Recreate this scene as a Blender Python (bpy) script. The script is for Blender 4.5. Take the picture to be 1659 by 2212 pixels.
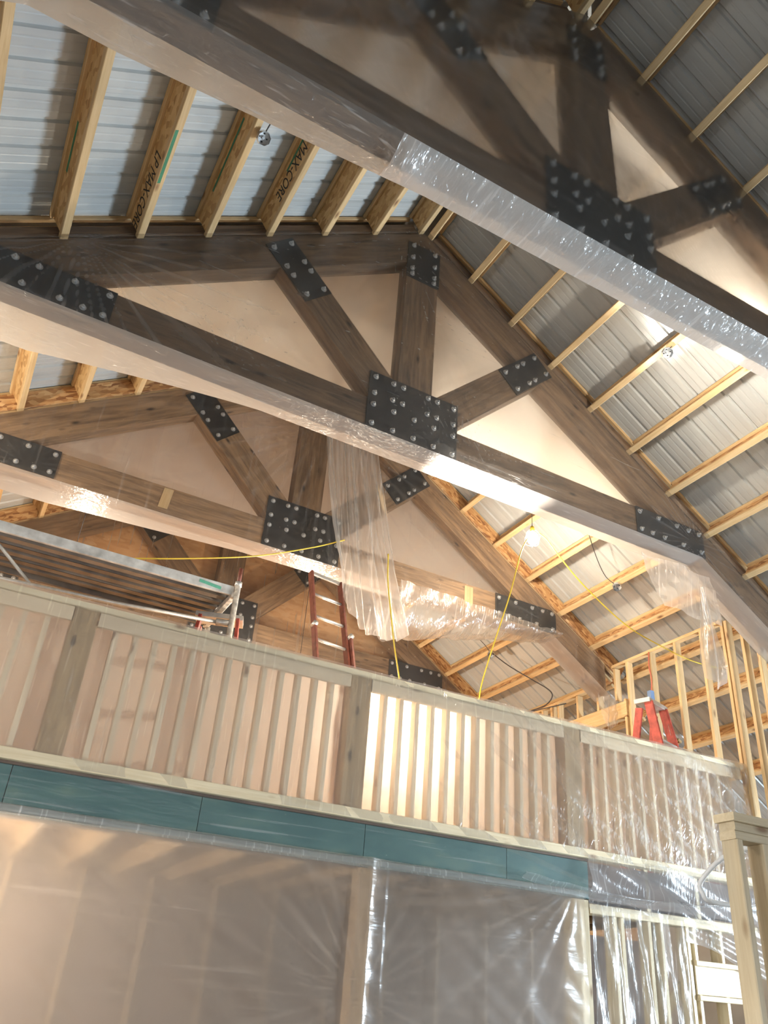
import bpy, math, random
from mathutils import Vector, Matrix, noise as mnoise

random.seed(7)
for _o in list(bpy.data.objects):
    bpy.data.objects.remove(_o)
SC = bpy.context.scene
COL = SC.collection
V = Vector

# ------------------------------------------------------------------ camera
YAW, PIT, ROL = math.radians(27.43580573), math.radians(30.27662372), math.radians(4.02620489)
FPX, CXO, CYO = 1768.66, 38.17, 53.14
fw = V((math.sin(YAW) * math.cos(PIT), math.cos(YAW) * math.cos(PIT), math.sin(PIT)))
rt = V((math.cos(YAW), -math.sin(YAW), 0))
up = rt.cross(fw)
r2 = rt * math.cos(ROL) + up * math.sin(ROL)
u2 = -rt * math.sin(ROL) + up * math.cos(ROL)
cam_d = bpy.data.cameras.new('camera')
cam = bpy.data.objects.new('camera', cam_d)
COL.objects.link(cam)
cam.matrix_world = Matrix(((r2.x, u2.x, -fw.x, -2.67665), (r2.y, u2.y, -fw.y, 0.0), (r2.z, u2.z, -fw.z, 1.6), (0, 0, 0, 1)))
cam_d.sensor_fit = 'HORIZONTAL'
cam_d.sensor_width = 36.0
cam_d.lens = FPX / 1659 * 36.0
cam_d.shift_x = -CXO / 1659
cam_d.shift_y = CYO / 1659
cam_d.clip_start = 0.05
SC.camera = cam

# ------------------------------------------------------------------ world, exposure, daylight
SC.view_settings.view_transform = 'Standard'
SC.view_settings.look = 'None'
SC.view_settings.gamma = 1.0
SC.view_settings.use_curve_mapping = False
SC.view_settings.exposure = 0.25
W = bpy.data.worlds.new('world')
SC.world = W
W.use_nodes = True
W.node_tree.nodes['Background'].inputs[0].default_value = (0.55, 0.68, 0.9, 1)
W.node_tree.nodes['Background'].inputs[1].default_value = 0.25
cy = SC.cycles
cy.use_denoising = True
cy.use_adaptive_sampling = True
cy.adaptive_threshold = 0.1
cy.adaptive_min_samples = 8
cy.max_bounces = 6
cy.diffuse_bounces = 3
cy.glossy_bounces = 2
cy.transmission_bounces = 5
cy.transparent_max_bounces = 14
cy.sample_clamp_indirect = 4.0
cy.blur_glossy = 0.5


def area_light(name, loc, direction, sx, sy, energy, color):
    d = bpy.data.lights.new(name, 'AREA')
    d.shape = 'RECTANGLE'
    d.size, d.size_y, d.energy, d.color = sx, sy, energy, color
    o = bpy.data.objects.new(name, d)
    COL.objects.link(o)
    o.location = loc
    o.rotation_euler = V(direction).to_track_quat('-Z', 'Y').to_euler()
    return o


# daylight entering through the big door opening behind the photographer and the side openings
area_light('door_daylight', (-1.0, -5.85, 2.0), (0, 1, -1.0), 5.0, 3.4, 200, (0.97, 0.97, 1.0))
area_light('side_daylight', (7.35, 2.6, 1.9), (-1, 0.12, 0.15), 1.7, 1.5, 800, (0.70, 0.86, 1.0))
area_light('left_daylight', (-7.35, 2.6, 1.7), (1, 0.25, -1.0), 3.0, 2.0, 400, (0.98, 0.97, 0.95))


# ------------------------------------------------------------------ materials
def new_mat(name):
    m = bpy.data.materials.new(name)
    m.use_nodes = True
    nt = m.node_tree
    for n in list(nt.nodes):
        nt.nodes.remove(n)
    out = nt.nodes.new('ShaderNodeOutputMaterial')
    return m, nt, out


def N(nt, t, **kw):
    n = nt.nodes.new(t)
    for k, v in kw.items():
        if k.startswith('i_'):
            key = k[2:]
            key = int(key) if key.isdigit() else key.replace('_', ' ')
            n.inputs[key].default_value = v
        else:
            setattr(n, k, v)
    return n


def mapped(nt, scale, rot=(0, 0, 0), rnd=True, coord='Object'):
    tc = N(nt, 'ShaderNodeTexCoord')
    mp = N(nt, 'ShaderNodeMapping')
    mp.inputs['Scale'].default_value = scale
    mp.inputs['Rotation'].default_value = rot
    nt.links.new(tc.outputs[coord], mp.inputs[0])
    if rnd:
        oi = N(nt, 'ShaderNodeObjectInfo')
        ad = N(nt, 'ShaderNodeVectorMath', operation='ADD')
        mu = N(nt, 'ShaderNodeMath', operation='MULTIPLY', i_1=37.0)
        nt.links.new(oi.outputs['Random'], mu.inputs[0])
        nt.links.new(mp.outputs[0], ad.inputs[0])
        nt.links.new(mu.outputs[0], ad.inputs[1])
        return ad.outputs[0]
    return mp.outputs[0]


def ramp(nt, src, stops):
    r = N(nt, 'ShaderNodeValToRGB')
    el = r.color_ramp.elements
    while len(el) < len(stops):
        el.new(0.5)
    for e, (p, c) in zip(el, stops):
        e.position = p
        e.color = (*c, 1) if len(c) == 3 else c
    nt.links.new(src, r.inputs[0])
    return r.outputs[0]


def wood(name, light, dark, knot, rough=0.6, grain=1.0, vary=0.25, bump=0.15):
    m, nt, out = new_mat(name)
    b = N(nt, 'ShaderNodeBsdfPrincipled', i_Roughness=rough)
    v = mapped(nt, (0.9, 16 * grain, 16 * grain))
    n1 = N(nt, 'ShaderNodeTexNoise', i_Scale=2.2, i_Detail=6.0, i_Roughness=0.62, i_Distortion=0.8)
    nt.links.new(v, n1.inputs[0])
    c1 = ramp(nt, n1.outputs[0], [(0.3, dark), (0.62, light)])
    v2 = mapped(nt, (2.6, 7.0, 7.0))
    vo = N(nt, 'ShaderNodeTexVoronoi', i_Scale=1.0)
    nt.links.new(v2, vo.inputs[0])
    k = ramp(nt, vo.outputs['Distance'], [(0.05, (1, 1, 1)), (0.17, (0, 0, 0))])
    mx = N(nt, 'ShaderNodeMixRGB', i_2=(*knot, 1))
    nt.links.new(k, mx.inputs[0])
    nt.links.new(c1, mx.inputs[1])
    v3 = mapped(nt, (0.7, 2.0, 2.0))
    n3 = N(nt, 'ShaderNodeTexNoise', i_Scale=2.0, i_Detail=3.0)
    nt.links.new(v3, n3.inputs[0])
    oi = N(nt, 'ShaderNodeObjectInfo')
    ad = N(nt, 'ShaderNodeMath', operation='MULTIPLY_ADD', i_1=vary, i_2=1.0 - vary * 1.0)
    nt.links.new(oi.outputs['Random'], ad.inputs[0])
    ad2 = N(nt, 'ShaderNodeMath', operation='MULTIPLY_ADD', i_1=0.5)
    nt.links.new(n3.outputs[0], ad2.inputs[0])
    sub = N(nt, 'ShaderNodeMath', operation='SUBTRACT', i_1=0.2)
    nt.links.new(ad.outputs[0], sub.inputs[0])
    nt.links.new(sub.outputs[0], ad2.inputs[2])
    hs = N(nt, 'ShaderNodeHueSaturation')
    nt.links.new(ad2.outputs[0], hs.inputs['Value'])
    nt.links.new(mx.outputs[0], hs.inputs['Color'])
    nt.links.new(hs.outputs[0], b.inputs['Base Color'])
    bp = N(nt, 'ShaderNodeBump', i_Strength=bump, i_Distance=0.004)
    nt.links.new(n1.outputs[0], bp.inputs['Height'])
    nt.links.new(bp.outputs[0], b.inputs['Normal'])
    nt.links.new(b.outputs[0], out.inputs[0])
    return m


def osb(name, a=(0.50, 0.26, 0.10), c=(0.25, 0.105, 0.04), hi=(0.66, 0.42, 0.2), scale=1.0):
    m, nt, out = new_mat(name)
    b = N(nt, 'ShaderNodeBsdfPrincipled', i_Roughness=0.7)
    v = mapped(nt, (14 * scale, 40 * scale, 40 * scale), rot=(0.3, 0.5, 0.4))
    vo = N(nt, 'ShaderNodeTexVoronoi', i_Scale=1.0, i_Randomness=1.0)
    nt.links.new(v, vo.inputs[0])
    sp = N(nt, 'ShaderNodeSeparateColor')
    nt.links.new(vo.outputs['Color'], sp.inputs[0])
    col = ramp(nt, sp.outputs[0], [(0.0, c), (0.45, a), (1.0, hi)])
    nt.links.new(col, b.inputs['Base Color'])
    bp = N(nt, 'ShaderNodeBump', i_Strength=0.3, i_Distance=0.003)
    nt.links.new(sp.outputs[1], bp.inputs['Height'])
    nt.links.new(bp.outputs[0], b.inputs['Normal'])
    nt.links.new(b.outputs[0], out.inputs[0])
    return m


def plain(name, color, rough=0.5, metal=0.0, nscale=8.0, namp=0.12, bump=0.05, spec=0.5):
    m, nt, out = new_mat(name)
    b = N(nt, 'ShaderNodeBsdfPrincipled', i_Roughness=rough, i_Metallic=metal)
    b.inputs['Specular IOR Level'].default_value = spec
    v = mapped(nt, (1, 1, 1))
    n1 = N(nt, 'ShaderNodeTexNoise', i_Scale=nscale, i_Detail=4.0)
    nt.links.new(v, n1.inputs[0])
    lo = tuple(x * (1 - namp) for x in color)
    hi = tuple(min(1, x * (1 + namp)) for x in color)
    c = ramp(nt, n1.outputs[0], [(0.3, lo), (0.7, hi)])
    nt.links.new(c, b.inputs['Base Color'])
    if bump:
        bp = N(nt, 'ShaderNodeBump', i_Strength=bump, i_Distance=0.01)
        nt.links.new(n1.outputs[0], bp.inputs['Height'])
        nt.links.new(bp.outputs[0], b.inputs['Normal'])
    nt.links.new(b.outputs[0], out.inputs[0])
    return m


def film(name, clear, haze, tint=(0.93, 0.92, 0.90), blur=0.5, ior=1.06, gloss=0.10, grough=0.22,
         stretch=(1.0, 1.0, 6.0), rot=(0, 0.5, 0), nscale=5.0, bump=0.6, crease=0.25, fine=30.0, fres=0.3):
    """clear: share that passes straight; haze: share of the rest that scatters diffusely; the remainder blurs what is behind."""
    m, nt, out = new_mat(name)
    v = mapped(nt, stretch, rot=rot, rnd=False)
    n1 = N(nt, 'ShaderNodeTexNoise', i_Scale=nscale * 1.5, i_Detail=2.0, i_Roughness=0.55, i_Distortion=0.6)
    nt.links.new(v, n1.inputs[0])
    bp = N(nt, 'ShaderNodeBump', i_Strength=bump, i_Distance=0.03)
    nt.links.new(n1.outputs[0], bp.inputs['Height'])
    # stretched streaks scatter more light
    v3 = mapped(nt, tuple(q * 2.0 + 6 if q == max(stretch) else q * 0.55 for q in stretch), rot=rot, rnd=False)
    n3 = N(nt, 'ShaderNodeTexNoise', i_Scale=nscale * 0.8, i_Detail=1.5, i_Roughness=0.6)
    nt.links.new(v3, n3.inputs[0])
    cr = ramp(nt, n3.outputs[0], [(0.60, (0, 0, 0)), (0.76, (1, 1, 1))])
    hz = N(nt, 'ShaderNodeMath', operation='MULTIPLY_ADD', i_1=crease, i_2=haze, use_clamp=True)
    at = N(nt, 'ShaderNodeAttribute', attribute_name='fold')
    fo = N(nt, 'ShaderNodeMath', operation='MULTIPLY_ADD', i_1=0.45)
    nt.links.new(at.outputs['Fac'], fo.inputs[0])
    nt.links.new(hz.outputs[0], fo.inputs[2])
    nt.links.new(cr, hz.inputs[0])
    refr = N(nt, 'ShaderNodeBsdfRefraction', i_Roughness=blur, i_IOR=ior, i_Color=(0.96, 0.95, 0.93, 1))
    tr = N(nt, 'ShaderNodeBsdfTranslucent', i_Color=(*tint, 1))
    di = N(nt, 'ShaderNodeBsdfDiffuse', i_Color=(*tint, 1))
    md = N(nt, 'ShaderNodeMixShader', i_0=0.40)
    nt.links.new(tr.outputs[0], md.inputs[1])
    nt.links.new(di.outputs[0], md.inputs[2])
    tp = N(nt, 'ShaderNodeBsdfTransparent', i_Color=(0.97, 0.97, 0.96, 1))
    if blur > 0:
        m0 = N(nt, 'ShaderNodeMixShader', i_0=clear)
        nt.links.new(refr.outputs[0], m0.inputs[1])
        nt.links.new(tp.outputs[0], m0.inputs[2])
        base = m0.outputs[0]
    else:
        base = tp.outputs[0]
    m1 = N(nt, 'ShaderNodeMixShader')
    nt.links.new(fo.outputs[0], m1.inputs[0])
    nt.links.new(base, m1.inputs[1])
    nt.links.new(md.outputs[0], m1.inputs[2])
    gl = N(nt, 'ShaderNodeBsdfGlossy', i_Roughness=grough, i_Color=(1, 1, 1, 1))
    nt.links.new(bp.outputs[0], gl.inputs['Normal'])
    lw = N(nt, 'ShaderNodeFresnel', i_IOR=1.45)
    gm = N(nt, 'ShaderNodeMath', operation='MULTIPLY_ADD', i_1=fres, i_2=gloss * 0.35, use_clamp=True)
    nt.links.new(lw.outputs[0], gm.inputs[0])
    m2 = N(nt, 'ShaderNodeMixShader')
    nt.links.new(gm.outputs[0], m2.inputs[0])
    nt.links.new(m1.outputs[0], m2.inputs[1])
    nt.links.new(gl.outputs[0], m2.inputs[2])
    nt.links.new(m2.outputs[0], out.inputs[0])
    return m


def emission(name, color, strength):
    m, nt, out = new_mat(name)
    e = N(nt, 'ShaderNodeEmission', i_Color=(*color, 1), i_Strength=strength)
    nt.links.new(e.outputs[0], out.inputs[0])
    return m


def metal_sheet():
    m, nt, out = new_mat('roof_metal')
    b = N(nt, 'ShaderNodeBsdfPrincipled', i_Roughness=0.33, i_Metallic=0.0)
    b.inputs['Specular IOR Level'].default_value = 0.6
    v = mapped(nt, (0.6, 3, 1))
    n1 = N(nt, 'ShaderNodeTexNoise', i_Scale=2.0, i_Detail=3.0)
    nt.links.new(v, n1.inputs[0])
    c = ramp(nt, n1.outputs[0], [(0.3, (0.44, 0.46, 0.46)), (0.7, (0.52, 0.54, 0.53))])
    nt.links.new(c, b.inputs['Base Color'])
    nt.links.new(b.outputs[0], out.inputs[0])
    return m


def teal_mat():
    m, nt, out = new_mat('teal_sheathing')
    b = N(nt, 'ShaderNodeBsdfPrincipled', i_Roughness=0.55)
    v = mapped(nt, (1.2, 3, 3))
    n1 = N(nt, 'ShaderNodeTexNoise', i_Scale=2.4, i_Detail=5.0)
    nt.links.new(v, n1.inputs[0])
    c = ramp(nt, n1.outputs[0], [(0.25, (0.034, 0.09, 0.09)), (0.55, (0.058, 0.124, 0.115)), (0.8, (0.115, 0.17, 0.132))])
    nt.links.new(c, b.inputs['Base Color'])
    nt.links.new(b.outputs[0], out.inputs[0])
    return m


M_LUM = wood('spruce_lumber', (0.70, 0.50, 0.27), (0.56, 0.37, 0.17), (0.25, 0.12, 0.05), vary=0.22)
M_PALE = wood('pale_lumber', (0.74, 0.62, 0.42), (0.62, 0.49, 0.30), (0.30, 0.18, 0.09), vary=0.18)
M_STUD = wood('loft_stud_lumber', (0.68, 0.54, 0.37), (0.56, 0.42, 0.27), (0.22, 0.12, 0.06), vary=0.2)
M_TRUSS = wood('stained_timber', (0.205, 0.128, 0.072), (0.066, 0.042, 0.027), (0.028, 0.015, 0.009), rough=0.65, grain=0.6, vary=0.3)
M_TRUSSB = wood('stained_timber_warm', (0.30, 0.185, 0.10), (0.115, 0.068, 0.038), (0.03, 0.017, 0.010), rough=0.65, grain=0.6, vary=0.3)
M_POST = wood('treated_post', (0.40, 0.265, 0.135), (0.24, 0.15, 0.072), (0.10, 0.06, 0.03), grain=0.7, vary=0.2)
M_OSB = osb('osb_web')
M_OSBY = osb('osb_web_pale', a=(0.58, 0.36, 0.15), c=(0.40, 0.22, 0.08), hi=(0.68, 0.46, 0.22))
M_GABLE = osb('osb_sheet', a=(0.74, 0.41, 0.18), c=(0.62, 0.32, 0.13), hi=(0.80, 0.48, 0.24), scale=0.6)
M_ROOF = metal_sheet()
M_STEEL = plain('black_steel', (0.017, 0.017, 0.018), rough=0.5, nscale=20)
M_BOLT = plain('galvanised_bolt', (0.52, 0.53, 0.54), rough=0.35, metal=0.75, nscale=60)
M_GALV = plain('galvanised_box', (0.62, 0.64, 0.66), rough=0.28, metal=0.9, nscale=40)
M_ALU = plain('aluminium', (0.60, 0.60, 0.58), rough=0.42, metal=0.7, nscale=20)
M_DECK = plain('scaffold_deck_metal', (0.20, 0.175, 0.15), rough=0.5, metal=0.35, nscale=5, namp=0.35)
M_RAIL = plain('scaffold_rail_metal', (0.55, 0.56, 0.54), rough=0.45, metal=0.3, nscale=9, namp=0.3)
M_WHITEP = plain('worn_white_paint', (0.66, 0.62, 0.55), rough=0.5, nscale=25, namp=0.4)
M_GREENP = plain('green_paint', (0.10, 0.36, 0.25), rough=0.6, nscale=30)
M_RED = plain('red_fibreglass', (0.42, 0.075, 0.055), rough=0.5, nscale=15, namp=0.3)
M_DRED = plain('dark_red_fibreglass', (0.18, 0.055, 0.036), rough=0.5, nscale=15, namp=0.3)
M_YEL = plain('yellow_cord', (0.62, 0.46, 0.04), rough=0.45, nscale=10)
M_BLACK = plain('black_rubber', (0.02, 0.02, 0.02), rough=0.6)
M_WIRE = plain('dark_wire', (0.05, 0.045, 0.045), rough=0.5)
M_REDW = plain('red_cable', (0.55, 0.13, 0.08), rough=0.5)
M_BLUEB = plain('blue_plastic', (0.16, 0.25, 0.42), rough=0.4)
M_TEAL = teal_mat()
M_CONC = plain('concrete', (0.16, 0.15, 0.135), rough=0.8, nscale=3, namp=0.15)
M_WALLB = plain('wall_metal', (0.50, 0.50, 0.48), rough=0.5, nscale=2)
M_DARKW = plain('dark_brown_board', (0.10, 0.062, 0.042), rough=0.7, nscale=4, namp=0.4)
M_SUB = osb('subfloor_board', a=(0.42, 0.26, 0.13), c=(0.28, 0.16, 0.08), hi=(0.5, 0.34, 0.18), scale=0.7)
M_PRINT = plain('black_print', (0.025, 0.022, 0.02), rough=0.7)
M_GREENS = plain('green_stain', (0.05, 0.20, 0.11), rough=0.7)
M_PVC = plain('white_pvc', (0.75, 0.76, 0.76), rough=0.35)
M_BULB = emission('bulb_glow', (1.0, 0.96, 0.88), 40.0)
M_BULB.cycles.emission_sampling = 'NONE'
M_LABEL = plain('worn_label', (0.62, 0.52, 0.48), rough=0.6, nscale=60, namp=0.5)

F_T1 = film('film_front_near', 0.58, 0.08, blur=0.60, ior=1.045, gloss=0.03, stretch=(1.0, 1, 3.5), rot=(0, 0.7, 0), nscale=1.6, bump=0.25, crease=0.05)
F_T2 = film('film_front_second', 0.80, 0.045, blur=0.55, ior=1.06, gloss=0.03, stretch=(1.2, 1, 5.0), rot=(0, 0.9, 0), nscale=1.8, bump=0.35, crease=0.04)
F_T3 = film('film_front_third', 0.88, 0.035, blur=0.50, ior=1.05, gloss=0.03, stretch=(5, 1, 1.2), rot=(0, 0.15, 0), nscale=2.0, bump=0.35, crease=0.10)
F_T4 = film('film_front_far', 0.80, 0.06, blur=0.6, ior=1.06, gloss=0.03, stretch=(3, 1, 1.2), rot=(0, 0.4, 0), nscale=1.5, bump=0.3, crease=0.05)
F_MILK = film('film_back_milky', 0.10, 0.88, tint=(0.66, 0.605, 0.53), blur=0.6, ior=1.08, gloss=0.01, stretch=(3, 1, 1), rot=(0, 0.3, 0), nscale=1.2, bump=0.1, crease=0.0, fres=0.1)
F_MILK3 = film('film_back_milky_third', 0.10, 0.90, tint=(0.46, 0.42, 0.385), blur=0.6, ior=1.08, gloss=0.01, stretch=(3, 1, 1), rot=(0, 0.3, 0), nscale=1.2, bump=0.1, crease=0.0, fres=0.1)  # darker copy of the milky film; its tint dims the far lamp's light
F_UNDER = film('film_underside', 0.75, 0.20, blur=0.5, ior=1.05, gloss=0.14, grough=0.25, stretch=(4, 6, 1), rot=(0, 0, 0.5), nscale=3.0, bump=0.6, crease=0.5)
F_UNDER1 = film('film_underside_crinkled', 0.60, 0.72, tint=(0.95, 0.93, 0.90), blur=0.5, ior=1.05, gloss=0.16, grough=0.25, stretch=(7, 2.5, 1), rot=(0, 0, 0.35), nscale=2.6, bump=0.9, crease=0.45)
F_BAG = film('film_bag', 0.78, 0.13, blur=0.5, ior=1.05, gloss=0.12, grough=0.2, stretch=(9, 3, 1.2), rot=(0, 0.6, 0), nscale=2.6, bump=0.6, crease=0.42, fres=0.22)
F_UNDER2 = film('film_underside_lit', 0.70, 0.36, blur=0.5, ior=1.05, gloss=0.10, grough=0.28, stretch=(4, 6, 1), rot=(0, 0, 0.5), nscale=3.0, bump=0.4, crease=0.20)
F_DRAPE = film('film_drape', 0.65, 0.22, blur=0.5, ior=1.06, gloss=0.10, grough=0.22, stretch=(6, 3, 0.9), rot=(0, 0.2, 0), nscale=2.5, bump=0.6, crease=0.35, fres=0.25)
F_TEAL = film('film_over_teal', 0.92, 0.04, blur=0.4, ior=1.05, gloss=0.03, grough=0.25, stretch=(1.2, 1, 9), rot=(0, 0.25, 0), nscale=1.6, bump=0.3, crease=0.30, fres=0.08)
F_WALL = film('film_loft_wall', 0.75, 0.14, blur=0.45, ior=1.06, gloss=0.05, grough=0.2, stretch=(5, 1, 2.0), rot=(0, -0.75, 0), nscale=2.6, bump=0.5, crease=0.22, fres=0.2)
F_BACK = film('film_behind_studs', 0.0, 1.0, tint=(0.56, 0.525, 0.48), blur=0.6, ior=1.1, gloss=0.01, nscale=2.0, bump=0.1, crease=0.0, fres=0.1)
F_CURT = film('film_curtain', 0.25, 0.31, tint=(0.90, 0.79, 0.69), blur=0.72, ior=1.16, gloss=0.02, grough=0.30, stretch=(1.5, 1, 9.0), rot=(0, 0.55, 0), nscale=1.1, bump=0.25, crease=0.10, fres=0.05)
F_CRINK = film('film_crinkled', 0.74, 0.16, blur=0.4, ior=1.05, gloss=0.03, grough=0.25, tint=(0.86, 0.87, 0.90), stretch=(7, 2, 1.5), rot=(0, 0.8, 0), nscale=3.0, bump=0.3, crease=0.40, fres=0.03)


# ------------------------------------------------------------------ builders
PM = {}


def link(name, mesh, mat=None, parent=None, M=Matrix.Identity(4)):
    o = bpy.data.objects.new(name, mesh)
    COL.objects.link(o)
    if mat is not None and mesh is not None and not mesh.materials:
        mesh.materials.append(mat)
    if parent is not None:
        o.parent = parent
        o.matrix_local = PM[parent.name].inverted() @ M
    else:
        o.matrix_world = M
    PM[o.name] = M.copy()
    return o


def tag(o, label=None, cat=None, group=None, kind=None):
    if label:
        o['label'] = label
    if cat:
        o['category'] = cat
    if group:
        o['group'] = group
    if kind:
        o['kind'] = kind
    return o


def empty(name, loc=(0, 0, 0), **kw):
    o = bpy.data.objects.new(name, None)
    COL.objects.link(o)
    o.location = loc
    o.empty_display_size = 0.1
    PM[o.name] = Matrix.Translation(V(loc))
    return tag(o, **kw)


def mesh_from(name, verts, faces, mat=None, smooth=False):
    me = bpy.data.meshes.new(name)
    me.from_pydata([tuple(v) for v in verts], [], faces)
    me.update()
    if mat:
        me.materials.append(mat)
    if smooth:
        for p in me.polygons:
            p.use_smooth = True
    return me


BOXES = {}


def box_mesh(l, w, t, mat, ch=0.004):
    key = (round(l, 3), round(w, 4), round(t, 4), mat.name)
    if key in BOXES:
        return BOXES[key]
    c = min(ch, w * 0.2, t * 0.2)
    a, b, d = l / 2, w / 2, t / 2
    prof = [(-b + c, -d), (b - c, -d), (b, -d + c), (b, d - c), (b - c, d), (-b + c, d), (-b, d - c), (-b, -d + c)]
    vs = [(-a, y, z) for y, z in prof] + [(a, y, z) for y, z in prof]
    fs = [tuple(range(7, -1, -1)), tuple(range(8, 16))]
    for i in range(8):
        j = (i + 1) % 8
        fs.append((i, j, 8 + j, 8 + i))
    me = mesh_from('board', vs, fs, mat)
    BOXES[key] = me
    return me


def frame_matrix(p0, p1, hint):
    p0, p1 = V(p0), V(p1)
    x = (p1 - p0).normalized()
    h = V(hint)
    z = (h - x * h.dot(x)).normalized()
    y = z.cross(x)
    c = (p0 + p1) / 2
    return Matrix(((x.x, y.x, z.x, c.x), (x.y, y.y, z.y, c.y), (x.z, y.z, z.z, c.z), (0, 0, 0, 1))), (p1 - p0).length


def board(name, p0, p1, w, t, hint, mat, parent=None, T=None):
    """a board from p0 to p1, t thick along hint, w wide across it"""
    M, L = frame_matrix(p0, p1, hint)
    if T is not None:
        M = T @ M
    return link(name, box_mesh(L, w, t, mat), None, parent, M)


def tube_mesh(name, pts, r, mat, seg=8, closed=False):
    pts = [V(p) for p in pts]
    vs, fs = [], []
    n = len(pts)
    prev = None
    for i, p in enumerate(pts):
        t = (pts[min(i + 1, n - 1)] - pts[max(i - 1, 0)]).normalized()
        if prev is None:
            a = t.orthogonal().normalized()
        else:
            a = (prev - t * prev.dot(t)).normalized()
        prev = a
        b = t.cross(a)
        for k in range(seg):
            an = 2 * math.pi * k / seg
            vs.append(p + (a * math.cos(an) + b * math.sin(an)) * r)
    for i in range(n - 1):
        for k in range(seg):
            k2 = (k + 1) % seg
            fs.append((i * seg + k, i * seg + k2, (i + 1) * seg + k2, (i + 1) * seg + k))
    fs.append(tuple(range(seg - 1, -1, -1)))
    fs.append(tuple(range((n - 1) * seg, n * seg)))
    return mesh_from(name, vs, fs, mat, smooth=True)


def tube(name, pts, r, mat, parent=None, seg=8):
    return link(name, tube_mesh(name, pts, r, mat, seg), None, parent)


def smooth_path(pts, n=12):
    """Catmull-Rom through the points"""
    P = [V(p) for p in pts]
    P = [P[0] * 2 - P[1]] + P + [P[-1] * 2 - P[-2]]
    out = []
    for i in range(1, len(P) - 2):
        for k in range(n):
            t = k / n
            a, b, c, d = P[i - 1], P[i], P[i + 1], P[i + 2]
            out.append(0.5 * ((2 * b) + (c - a) * t + (2 * a - 5 * b + 4 * c - d) * t * t + (3 * b - a - 3 * c + d) * t ** 3))
    out.append(P[-2])
    return out


def lathe(name, prof, mat, seg=20, smooth=True):
    """profile (r, z) turned about Z"""
    vs, fs = [], []
    for r, z in prof:
        for k in range(seg):
            a = 2 * math.pi * k / seg
            vs.append((r * math.cos(a), r * math.sin(a), z))
    for i in range(len(prof) - 1):
        for k in range(seg):
            k2 = (k + 1) % seg
            fs.append((i * seg + k, i * seg + k2, (i + 1) * seg + k2, (i + 1) * seg + k))
    fs.append(tuple(range((len(prof) - 1) * seg, len(prof) * seg)))
    return mesh_from(name, vs, fs, mat, smooth)


def grid_sheet(name, nu, nv, fn, mat, parent=None, T=None, fold=None):
    vs = [fn(i / nu, j / nv) for j in range(nv + 1) for i in range(nu + 1)]
    fs = [(j * (nu + 1) + i, j * (nu + 1) + i + 1, (j + 1) * (nu + 1) + i + 1, (j + 1) * (nu + 1) + i) for j in range(nv) for i in range(nu)]
    me = mesh_from(name, vs, fs, mat, smooth=True)
    if fold:
        me.attributes.new('fold', 'FLOAT', 'POINT').data.foreach_set('value', [fold(*v) for v in vs])
    return link(name, me, None, parent, T or Matrix.Identity(4))


def nz(x, y, z=0.0, s=1.0):
    return mnoise.noise(V((x * s, y * s, z * s)))


# ------------------------------------------------------------------ main dimensions
YT = [2.627, 5.10, 7.556, 10.318]          # front faces of the four trusses
Z0, SL = 8.61, 0.672                       # ridge height of the purlin undersides, roof slope
A = math.atan(SL)
CA, SA = math.cos(A), math.sin(A)
BD, BT = 0.335, 0.17                       # timber depth and thickness
ZB = 5.882                                 # underside of the bottom chords
PD = 0.24                                  # purlin depth
XE = 7.5                                   # half width of the building
YF, YG = -6.0, 10.62                       # front gable and rear gable


def roof_pt(side, s, y, n):
    """s down the slope from the ridge, n above the purlin undersides; side +1 / -1"""
    return V((side * (s * CA + n * SA), y, Z0 - s * SA + n * CA))


# ------------------------------------------------------------------ floor, outer walls, gables
def slab(name, x0, x1, y0, y1, z0, z1, mat, parent=None, **kw):
    vs = [(x, y, z) for z in (z0, z1) for y in (y0, y1) for x in (x0, x1)]
    fs = [(0, 2, 3, 1), (4, 5, 7, 6), (0, 1, 5, 4), (2, 6, 7, 3), (0, 4, 6, 2), (1, 3, 7, 5)]
    return tag(link(name, mesh_from(name, vs, fs, mat), None, parent), **kw)


slab('floor', -XE, XE, YF, YG, -0.15, 0.0, M_CONC, kind='structure')
ZE = Z0 - XE / CA * SA * CA + 0.2
wl = empty('wall_left', (-XE, 0, 0), kind='structure')
for i, (a, b, c, d) in enumerate(((YF, 1.0, 0, ZE), (1.0, 4.2, 0, 0.6), (1.0, 4.2, 2.7, ZE), (4.2, YG, 0, ZE))):
    slab('wall_panel', -XE - 0.15, -XE, a, b, c, d, M_WALLB, wl)
wr = empty('wall_right', (XE, 0, 0), kind='structure')
for i, (a, b, c, d) in enumerate(((YF, 0.0, 0, ZE), (0.0, 4.0, 0, 0.7), (0.0, 4.0, 3.0, ZE), (4.0, YG, 0, ZE))):
    slab('wall_panel', XE, XE + 0.15, a, b, c, d, M_WALLB, wr)
wf = empty('wall_front', (0, YF, 0), kind='structure')
slab('wall_panel', -XE, -3.6, YF - 0.12, YF, 0, ZE, M_WALLB, wf)
slab('wall_panel', 1.6, XE, YF - 0.12, YF, 0, ZE, M_WALLB, wf)
slab('wall_panel', -3.6, 1.6, YF - 0.12, YF, 3.7, ZE, M_WALLB, wf)


def gable(name, y0, y1, mat, parent):
    zr = Z0 + 0.25 / CA
    pr = [(-XE, ZE), (XE, ZE), (XE, zr - XE * SL), (0, zr), (-XE, zr - XE * SL)]
    vs = [(x, y0, z) for x, z in pr] + [(x, y1, z) for x, z in pr]
    n = len(pr)
    fs = [tuple(range(n)), tuple(range(2 * n - 1, n - 1, -1))] + [(i, (i + 1) % n, n + (i + 1) % n, n + i) for i in range(n)]
    return link(name, mesh_from(name, vs, fs, mat), None, parent)


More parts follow.
